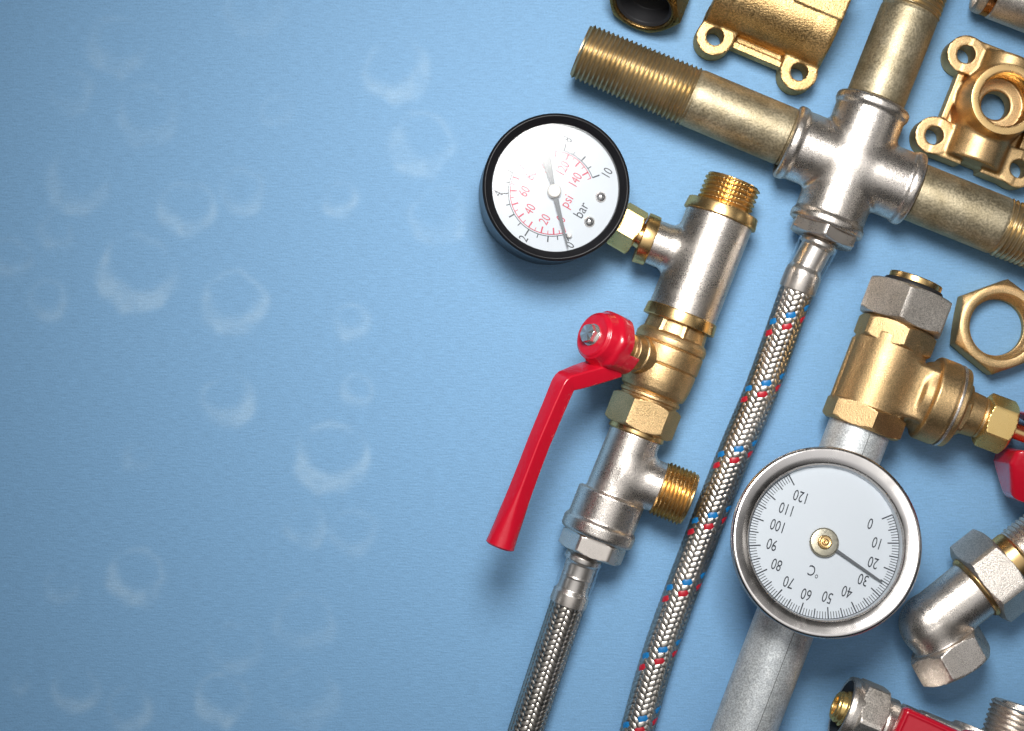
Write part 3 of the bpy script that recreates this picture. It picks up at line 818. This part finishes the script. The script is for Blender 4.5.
# shallow weld seam along the pipe
seamV = []; seg = 120
for i in range(seg):
    s = 104 + i * 3.3; w_ = .25 + .12 * math.sin(i * 1.3)
    for dth in (-.012, 0, .012):
        th = math.radians(80) + dth
        rr = 31.15 + (0.25 if dth == 0 else 0)
        seamV.append((s, rr * math.cos(th), rr * math.sin(th)))
seamF = [[i * 3 + j, i * 3 + j + 1, i * 3 + j + 4, i * 3 + j + 3] for i in range(seg - 1) for j in range(2)]
M['seam'] = metal('weld_line', (.14, .15, .15), .5, 60, .001, metallic=.5)
mesh_obj('weld_seam', CF.w(np.array(seamV)), seamF, M['seam'], gp)

# ================================================================== thermometer
tT = thing('pipe_thermometer', 'round steel thermometer with upside-down celsius dial resting on the galvanised pipe', 'thermometer', W(827, 541, 0))
zT = 112.0
tN = np.array([.04, .20, 1.0]); tN /= np.linalg.norm(tN)
tO = W(827.3, 541.2, zT); kT = (D - zT) / D
rt = math.radians(160)
tx = np.array([math.cos(rt), math.sin(rt), 0]); tx -= tN * (tx @ tN); tx /= np.linalg.norm(tx); ty = np.cross(tN, tx)
def TT(V):
    V = np.asarray(V, float) * np.array([kT, kT, 1]); return tO + V[:, :1] * tx + V[:, 1:2] * ty + V[:, 2:3] * tN
TF = Frame(tO, tN, up=ty)
R = 96.6 * kT
case = lathe('case', TF, rnd([(-27, .01), (-27, R - 7), (-24, R - 3), (-9, R - 3), (-7.5, R - 1), (-6, R - .2), (-3.2, R), (-1.0, R - 1.6), (-.3, R - 3.6), (-1.9, R - 11), (-4.2, R - 16.2), (-8, R - 17.2), (-10.5, R - 17.4)], 1.3), M['steel'], tT, nseg=160)
lathe('inner_wall', TF, [(-8, R - 17.3), (-14, R - 18.2), (-14, R - 20)], M['dial'], case, nseg=128)
DT = -14
lathe('dial_face', TF, [(DT, R - 17.6), (DT + .02, .01)], M['dial'], tT, nseg=128)
dl = Flat(); dt = Flat()
toA = lambda v: math.radians(21.5 - 22.15 * v / 10 - 160)
kk = 1.0
for v in range(0, 121):
    if v % 10 == 0: dl.quad(64.5, 76.3, toA(v), 1.25)
    elif v % 5 == 0: dl.quad(67, 76.3, toA(v), 1.1)
    else: dl.quad(69.0, 76.3, toA(v), .68)
dl.arc(76.0, 76.7, toA(120), toA(0))
for v in range(0, 121, 10):
    a = toA(v); w_ = len(str(v)); ux = math.cos(a); 
    rr = 56.0 - (3.0 * (w_ - 1)) * abs(ux)
    if v == 0: rr = 51.5
    dt.text(str(v), rr * math.cos(a), rr * math.sin(a), 16.4, 0, .66)
dt.text('°C', 1.5, 33, 15.5, 0, .72)
# the °C sits toward the picture's lower left
th_c = math.radians(-112 - 160)
dt.V[-1][:, 0] += 31.5 * math.cos(th_c) - 1.5; dt.V[-1][:, 1] += 31.5 * math.sin(th_c) - 33

for v_ in dt.V: dl.V.append(v_)
dl.F += [[i + dl.n for i in f] for f in dt.F]
dl.build('celsius_scale', TT, DT + .35, M['ink'], tT)
na = math.radians(-35.6 - 160)
shape2d('needle', TT, rot2([(8, -1.6), (60, -1.1), (68, -.9), (69.5, 0), (68, .9), (60, 1.1), (8, 1.6)], na), DT + 3, DT + 3.8, M['needle'], tT)
fw_ = rot2([(62, -1.6), (69, -.5), (69, .5), (62, 1.6)], na)
TH = Frame(TT(np.array([[0.5, 0.3, DT]]))[0], tN, up=ty)
hubm = metal('dull_nickel_hub', (.50, .47, .38), .35, 40, .001, (.42, .38, .28), 2)
th = lathe('needle_hub', TH, rnd([(1, 13.6), (3.6, 14), (5, 12.8), (5.2, 6.5)], .6), hubm, tT, nseg=64)
lathe('hub_rivet', TH, rnd([(5, 6.8), (6.8, 6.6), (7.4, 5.6), (6.9, 4.6), (6.9, 3.2), (8.4, 2.6), (8.4, 1.2), (7.2, .9), (7.2, .01)], .3), M['brass'], th, nseg=40)
lathe('glass', TF, [(-8.6, R - 17.1), (-8.5, .01)], M['glass_t'], tT, nseg=96)
# clip: stub under the case that straddles the pipe
lathe('clip_boss', TF, rnd([(-31, 18), (-26, 20)], .5), M['steel'], tT, cap=(True, False))

# ================================================================== D: loose nut on the right
tz = 0
oD = W(1001.5, 326.5, 27)
nD = np.array([.03, .03, 1]); 
FD = Frame(oD, nD, up=(math.cos(math.radians(80)), math.sin(math.radians(80)), 0))
pitchrings = []
ndr = [(-27.5, 31), (-27.5, 40.5, 42.5)]
def loose_nut():
    a = 41.5; rings = [(-26, 29.5), (-26.5, 36)]
    for d in (0, .5, 1, 1.8, 3, 4.5): rings.append((-26 + d - .5, a * .99 + d * 1.8, a))
    for d in (4.5, 3, 1.8, 1, .5, 0): rings.append((-d, a * .97 + d * 1.8, a))
    rings += [(0.0, 35.5), (-.4, 33.5), (-3.5, 31.6)]
    for i in range(4): rings += [(-4.2 - i * 2.6, 30.4), (-5.4 - i * 2.6, 31.8)]
    rings += [(-17, 29.0), (-17.5, 28.0), (-25, 28), (-26, 29.5)]
    o = lathe('loose_hex_nut', FD, rings, M['brass_cast'], None, nseg=96, rot=math.radians(30), sharp=30)
    return o
ln = loose_nut()
ln['label'] = 'loose open brass hex nut lying flat, blue surface showing through its wide hole'; ln['category'] = 'nut'

# ================================================================== E: wall plate elbow (right, with round socket up)
fE_O = W(991.5, 112, 24); fE_O[2] = 0
EF = Frame(fE_O, np.array([-.366, -.930, .0]), k=.985)
if EF.M[0, 1] < 0: EF = Frame(fE_O, np.array([-.366, -.930, .0]), k=.985, flip=True)
bos = [(-43.5, -45.5), (43.5, -45.5), (43.5, 45.5), (-43.5, 45.5)]
def f_E(P):
    P = P.copy()
    d = None
    for (a, b) in bos:
        c = sd_cyl(P, (a, b, 1), (a, b, 29), 19.0, 1.2)
        # flat tab reaching inward to the barrel
        tab = sd_box(P, (a * .99, b * .60, 15), (18.0, 17, 14), 1.2)
        c = smin(c, tab, 2.0)
        d = c if d is None else np.minimum(d, c)
    barrel = sd_cyl(P, (-56, 0, 22), (56, 0, 22), 29.0, 3.0)
    barrel = smin(barrel, sd_box(P, (0, 0, 12), (54, 30, 10), 5), 6)
    d = smin(d, barrel, 4.0)
    rib = sd_box(P, (0, -42, 16), (36, 3.4, 9), 1.2); d = smin(d, rib, 2)
    rib = sd_box(P, (0, 42, 16), (36, 3.4, 9), 1.2); d = smin(d, rib, 2)
    d = smin(d, sd_box(P, (0, 0, 7), (40, 41, 6), 1.5), 3)
    sock = sd_cyl(P, (-5.5, -.5, 10), (-5.5, -.5, 72), 39.0, 1.2, r2=34.6)
    d = smin(d, sock, 4.0)
    d = smax(d, -sd_cyl(P, (-5.5, -.5, 34), (-5.5, -.5, 90), 26.6, .8), .8)
    d = smax(d, -sd_cyl(P, (-5.5, -.5, -20), (-5.5, -.5, 50), 14.2, .5), 2.5)
    d = smax(d, -sd_cyl(P, (0, 0, -30), (0, 0, 14), 24, 2), 1)
    for (a, b) in bos: d = smax(d, -sd_cyl(P, (a, b, -10), (a, b, 50), 9.0, .5), 1.2)
    d = np.maximum(d, -P[..., 2] + .5)
    return d
tE = thing('wall_plate_elbow', 'brass wall plate with tall round threaded socket and drilled lugs, below the steel tube', 'pipe fitting', fE_O)
eb = cast('plate_body', EF, f_E, (-68, -68, -2), (68, 68, 76), M['brass_cast'], tE, 1.2)
SE = EF.sub((-5.5, -.5, 10), (0, 0, 1), up=(1, 0, 0))
lathe('socket_rim', SE, rnd([(58, 34.9), (62.4, 34.7), (62.6, 27.5), (60, 26.9)], .6), M['brass'], eb, nseg=96)
rr_ = [(60, 26.6)]
for i in range(9): rr_ += [(58 - i * 3.0, 25.4), (56.5 - i * 3.0, 26.8)]
lathe('inner_thread', SE, rr_, M['brass'], eb, nseg=96)

# ================================================================== F: wall plate at the top (big barrel)
fF_O = W(756.6, 55.0, 28); fF_O[2] = 0
FF = Frame(fF_O, np.array([.9222, -.3867, 0.0]), k=.983)
if FF.M[1, 1] < 0: FF = Frame(fF_O, np.array([.9222, -.3867, 0.0]), k=.983, flip=True)   # p up the picture
def f_F(P):
    d = None
    for a in (-45.5, 45.5):
        for b in (0, 104):
            c = sd_cyl(P, (a, b, 1), (a, b, 33), 18.8, 1.2)
            sg = 1 if b == 0 else -1
            tab = sd_box(P, (a * .97, b + sg * 13, 16.8), (18.0, 14, 15.8), 1.2)
            c = smin(c, tab, 1.5)
            d = c if d is None else np.minimum(d, c)
    barrel = sd_cyl(P, (-60, 52, 28), (60, 52, 28), 40.0, 3.0)
    barrel = np.minimum(barrel, sd_cyl(P, (-61, 52, 28), (-44, 52, 28), 41.3, 1.2))
    ck = sd_box(P, (61, 52, 14), (8, 42, 22), 6); barrel = smin(barrel, sd_cyl(P, (40, 52, 26), (62, 52, 26), 40, 5), 5)
    d = smin(d, barrel, 3.0)
    rib = sd_box(P, (0, 1, 18), (32, 3.4, 9), 1.2); d = smin(d, rib, 1.5); d = smin(d, sd_box(P, (0, 14, 9), (44, 13, 8), 2), 4)
    sock = sd_cyl(P, (26, 66, 30), (26, 66, 74), 30, 2)
    d = smin(d, sd_box(P, (36, 74, 60), (26, 20, 10), 2), 2)
    for a in (-45.5, 45.5):
        for b in (0, 104): d = smax(d, -sd_cyl(P, (a, b, -10), (a, b, 50), 8.6, .5), 1.2)
    d = np.maximum(d, -P[..., 2] + .5)
    return d
tF = cast('wall_plate_bracket', FF, f_F, (-72, -24, -2), (80, 128, 76), M['brass_rough'], None, 1.35)
tF['label'] = 'rough brass wall plate with broad barrel, two lugs joined by a thin web'; tF['category'] = 'pipe fitting'

# ================================================================== G: dark brass nut at the top
aG = np.array([-.34, -.86, .50]); aG /= np.linalg.norm(aG)
FG = Frame(W(643, 8, 42), aG, up=(math.cos(math.radians(68)), math.sin(math.radians(68)), .6))
tG = thing('dark_hex_nut', 'dark brown brass hex nut with black lined opening, cut by top edge', 'nut', W(650, 0, 0))
gb = hexnut('nut_body', FG, -48, -1.5, 34.5, M['brass_dark'], tG, rin=28, rot=math.radians(-8), lim=1.0)
lathe('nut_rim', FG, rnd([(-8, 27.5), (-1, 28.5), (0, 30), (0, 32), (-2.0, 33), (-6, 33.5)], .6), M['brass_dark'], gb, nseg=96)
lathe('rubber_liner', FG, rnd([(-3, 28), (-5, 25), (-22, 24), (-24, 14), (-24, .01)], 1), M['rubber'], gb)

# ================================================================== H: nickel coupling in the top right corner
zH = 33
FHc = Frame(W(981.5, -18, zH), np.array([.93, -.36, 0]), k=(D - zH) / D)
tH = thing('steel_coupling', 'dull nickel tube with copper band, cut off by the top right corner', 'pipe coupling', W(1000, -10, 0))
cb = lathe('coupling_tube', FHc, rnd([(12, 24), (1, 25), (0, 27), (0, 28), (2, 30), (9, 30.5), (10, 29.2), (17, 29.2), (18, 31), (180, 31), (180, 20)], .8), M['nickel_rough'], tH, nseg=96)
lathe('copper_band', FHc, [(9.5, 29.5), (10.5, 29.9), (17, 29.9), (17.5, 29.4)], metal('copper', (.55, .25, .10), .3, 40, .001), cb)

# ================================================================== I: nickel union elbow
zI = 40; kI = (D - zI) / D
aI = W(1004, 566, zI) - W(977, 587, zI)
FI = Frame(W(977, 587, zI), aI, k=kI)
if FI.M[1, 1] > 0 and FI.M[0, 1] < 0: FI = Frame(W(977, 587, zI), aI, k=kI, flip=True)   # p toward lower right
tI = thing('union_elbow', 'satin nickel elbow with big hex union nut, gold washer and brass threaded tail', 'pipe elbow', W(965, 610, 0))
def f_elb(P):
    d = sd_cyl(P, (-60, 0, 0), (0, 0, 0), 29.5, 1.0, r2=30.5)
    d = smin(d, np.linalg.norm(P - np.array([-60, 0, 0]), axis=-1) - 30.5, 3)
    d = smin(d, sd_cyl(P, (-59, 0, 0), (-62, 30, 0), 29.5, 1.0), 4)
    hx = hexdist(P, (-60.5, 22, 0), (-65, 53, 0), 35.0, rot=math.radians(8))
    d = smin(d, hx, 2.5)
    d = smax(d, -sd_cyl(P, (-62, 34, 0), (-67, 80, 0), 22, .5), .8)
    return d
ie = cast('elbow_body', FI, f_elb, (-108, -38, -44), (4, 62, 44), M['nickel'], tI, 1.2)
hexnut('union_nut', FI, 1, 37, 41.5, M['nickel_rough'], tI, rin=28.5, rot=math.radians(9), ch=(1, 1))
lathe('brass_washer', FI, rnd([(-3, 27), (-3.5, 33), (0, 34.5), (3, 34)], .5), M['brass'], ie)
bt = lathe('brass_tail', FI, rnd([(30, 22), (30, 27.5), (50, 27.5), (53, 26)], .5), M['brass'], tI)
thread('male_thread', FI, 51, 100, 28.2, 2.4, 4.9, M['nickel'], bt)
# narrow reddish casting line on the hex end
# ================================================================== J: mini valve at the bottom
zJ = 42; kJ = (D - zJ) / D
FJ = Frame(W(843.5, 708.5, zJ), np.array([.925, -.38, 0]), k=kJ)
if FJ.M[1, 1] < 0: FJ = Frame(W(843.5, 708.5, zJ), np.array([.925, -.38, 0]), k=kJ, flip=True)     # p up the picture
tJ = thing('compression_valve', 'nickel valve with brass insert and flat red lever, cut by the bottom edge', 'valve', W(900, 725, 0))
cn = hexnut('compression_nut', FJ, 8, 36, 33.5, M['nickel_rough'], tJ, rin=24, rot=math.radians(32), ch=(1, 1))
lathe('nut_flange', FJ, rnd([(12, 33.5), (3, 34), (-2, 33), (-3, 30.5), (0, 27), (8, 25)], .8), M['nickel'], cn, nseg=96)
ins = lathe('brass_insert', FJ, rnd([(8, 19), (0, 18.5), (-1.5, 16.5), (-6, 16), (-7, 14.5), (-9, 14), (-9.5, 13), (-9.5, 9.5), (-2, 9.5), (-2, .01)], .9), M['brass_bright'], cn)
lathe('olive_ring', FJ, [(-2, 29), (2, 22), (6, 20)], M['rubber'], cn)
vj = lathe('valve_sleeve', FJ, rnd([(34, 27), (40, 28.5), (49, 28.5), (50, 25.5), (54, 25.5), (55, 27.5), (60, 27.5), (75, 27), (130, 27)], .6), M['nickel'], tJ)
def f_jb(P):
    d = sd_cyl(P, (60, 0, 0), (150, 0, 0), 26, 1)
    d = smin(d, sd_cyl(P, (134, 0, 0), (134, 32, -4), 24.5, 1), 6)
    return smin(d, sd_box(P, (98, 14, 4), (26, 14, 12), 3), 4)
jb = cast('angle_body', FJ, f_jb, (56, -32, -34), (154, 46, 34), M['nickel_rough'], vj, 1.4)
JT = FJ.sub((0, 0, 0), (0, 1, 0))
jp = FJ.loc(W(1018, 707, zJ)[None])[0]
T0 = Frame(W(1020, 706.5, zJ + 4), np.array([-.30, -.95, 0]), k=kJ)
thread('male_thread', T0, 0, 46, 28.5, 2.8, 5.2, M['nickel'], jb, bore=22, fade=.5)
# red lever: flat handle with a raised rim, lying over the valve
lvJ = Frame(W(902, 706, 84), np.array([.925, -.42, .02]), k=1.0)
if lvJ.M[1, 1] < 0: lvJ = Frame(W(902, 706, 84), np.array([.925, -.42, .02]), k=1.0, flip=True)
def f_lj(P):
    o = sd_box(P, (50, -19, 0), (48, 20, 8.0), 5)
    cut = sd_box(P, (50, -19, 12.0), (44, 16.0, 5), 2)
    d = smax(o, -cut, 1.2)
    hub = sd_cyl(P, (76, -14, -8), (76, -14, 8.2), 21, 4)
    return smin(d, hub, 2)
jl = cast('red_lever', lvJ, f_lj, (-6, -46, -14), (112, 28, 14), M['red'], tJ, 1.2)
lathe('lever_post', lvJ.sub((82, -8, -40), (0, 0, 1), up=(1, 0, 0)), [(0, 11), (36, 11)], M['brass'], jl)

# ================================================================== camera, light
cam = bpy.data.cameras.new('camera'); co = bpy.data.objects.new('camera', cam); C.objects.link(co)
co.location = (0, 0, D * S); cam.sensor_width = 36; cam.lens = 36 * D / 1024.0; cam.clip_end = 500
sc.camera = co

def area(name, px, py, z, sx, sy, power, col=(1, 1, 1), aim=(600, 365, 0)):
    l = bpy.data.lights.new(name, 'AREA'); l.shape = 'RECTANGLE'; l.size = sx * S; l.size_y = sy * S; l.energy = power; l.color = col
    o = bpy.data.objects.new(name, l); C.objects.link(o)
    p = Vector(((px - CX) * S, -(py - CY) * S, z * S)); o.location = p
    t = Vector(((aim[0] - CX) * S, -(aim[1] - CY) * S, aim[2] * S))
    o.rotation_euler = (t - p).to_track_quat('-Z', 'Y').to_euler()
    return o
kl = area('softbox_key', 570, -220, 1400, 470, 500, 530, (1.0, .985, .96), aim=(640, 330, 0)); kl.data.spread = math.radians(80)
area('fill_light_left', -1100, 500, 900, 280, 500, 45, (.93, .97, 1.0))  # added fill light, gives the tubes a secondary streak
area('fill_light_right', 2000, 200, 900, 240, 460, 40, (1.0, .97, .93))  # second added fill, for rim highlights from the right

w = bpy.data.worlds.new('World'); sc.world = w; w.use_nodes = True
nt = w.node_tree; nt.nodes.clear(); N, L = nt.nodes, nt.links
wo = N.new('ShaderNodeOutputWorld'); bg = N.new('ShaderNodeBackground'); L.new(bg.outputs[0], wo.inputs[0])
tc = N.new('ShaderNodeTexCoord'); sp_ = N.new('ShaderNodeSeparateXYZ'); L.new(tc.outputs['Generated'], sp_.inputs[0])
cr_ = N.new('ShaderNodeValToRGB'); L.new(sp_.outputs['Z'], cr_.inputs[0])
e = cr_.color_ramp.elements
e[0].position = 0.0; e[0].color = (.05, .05, .055, 1)
e[1].position = 1.0; e[1].color = (3.5, 3.5, 3.5, 1)
for pos, c in ((.3, .03), (.66, .05), (.80, .35), (.94, 3.2)):
    q = e.new(pos); q.color = (c, c, c * 1.02, 1)
L.new(cr_.outputs[0], bg.inputs[0]); bg.inputs[1].default_value = .20

sc.view_settings.view_transform = 'Standard'; sc.view_settings.look = 'None'; sc.view_settings.exposure = 0; sc.view_settings.gamma = 1
sc.render.engine = 'CYCLES'
sc.cycles.max_bounces = 8; sc.cycles.transparent_max_bounces = 8
try: sc.cycles.use_denoising = True
except Exception: pass
for o in bpy.data.objects:
    if '_org' in o: del o['_org']
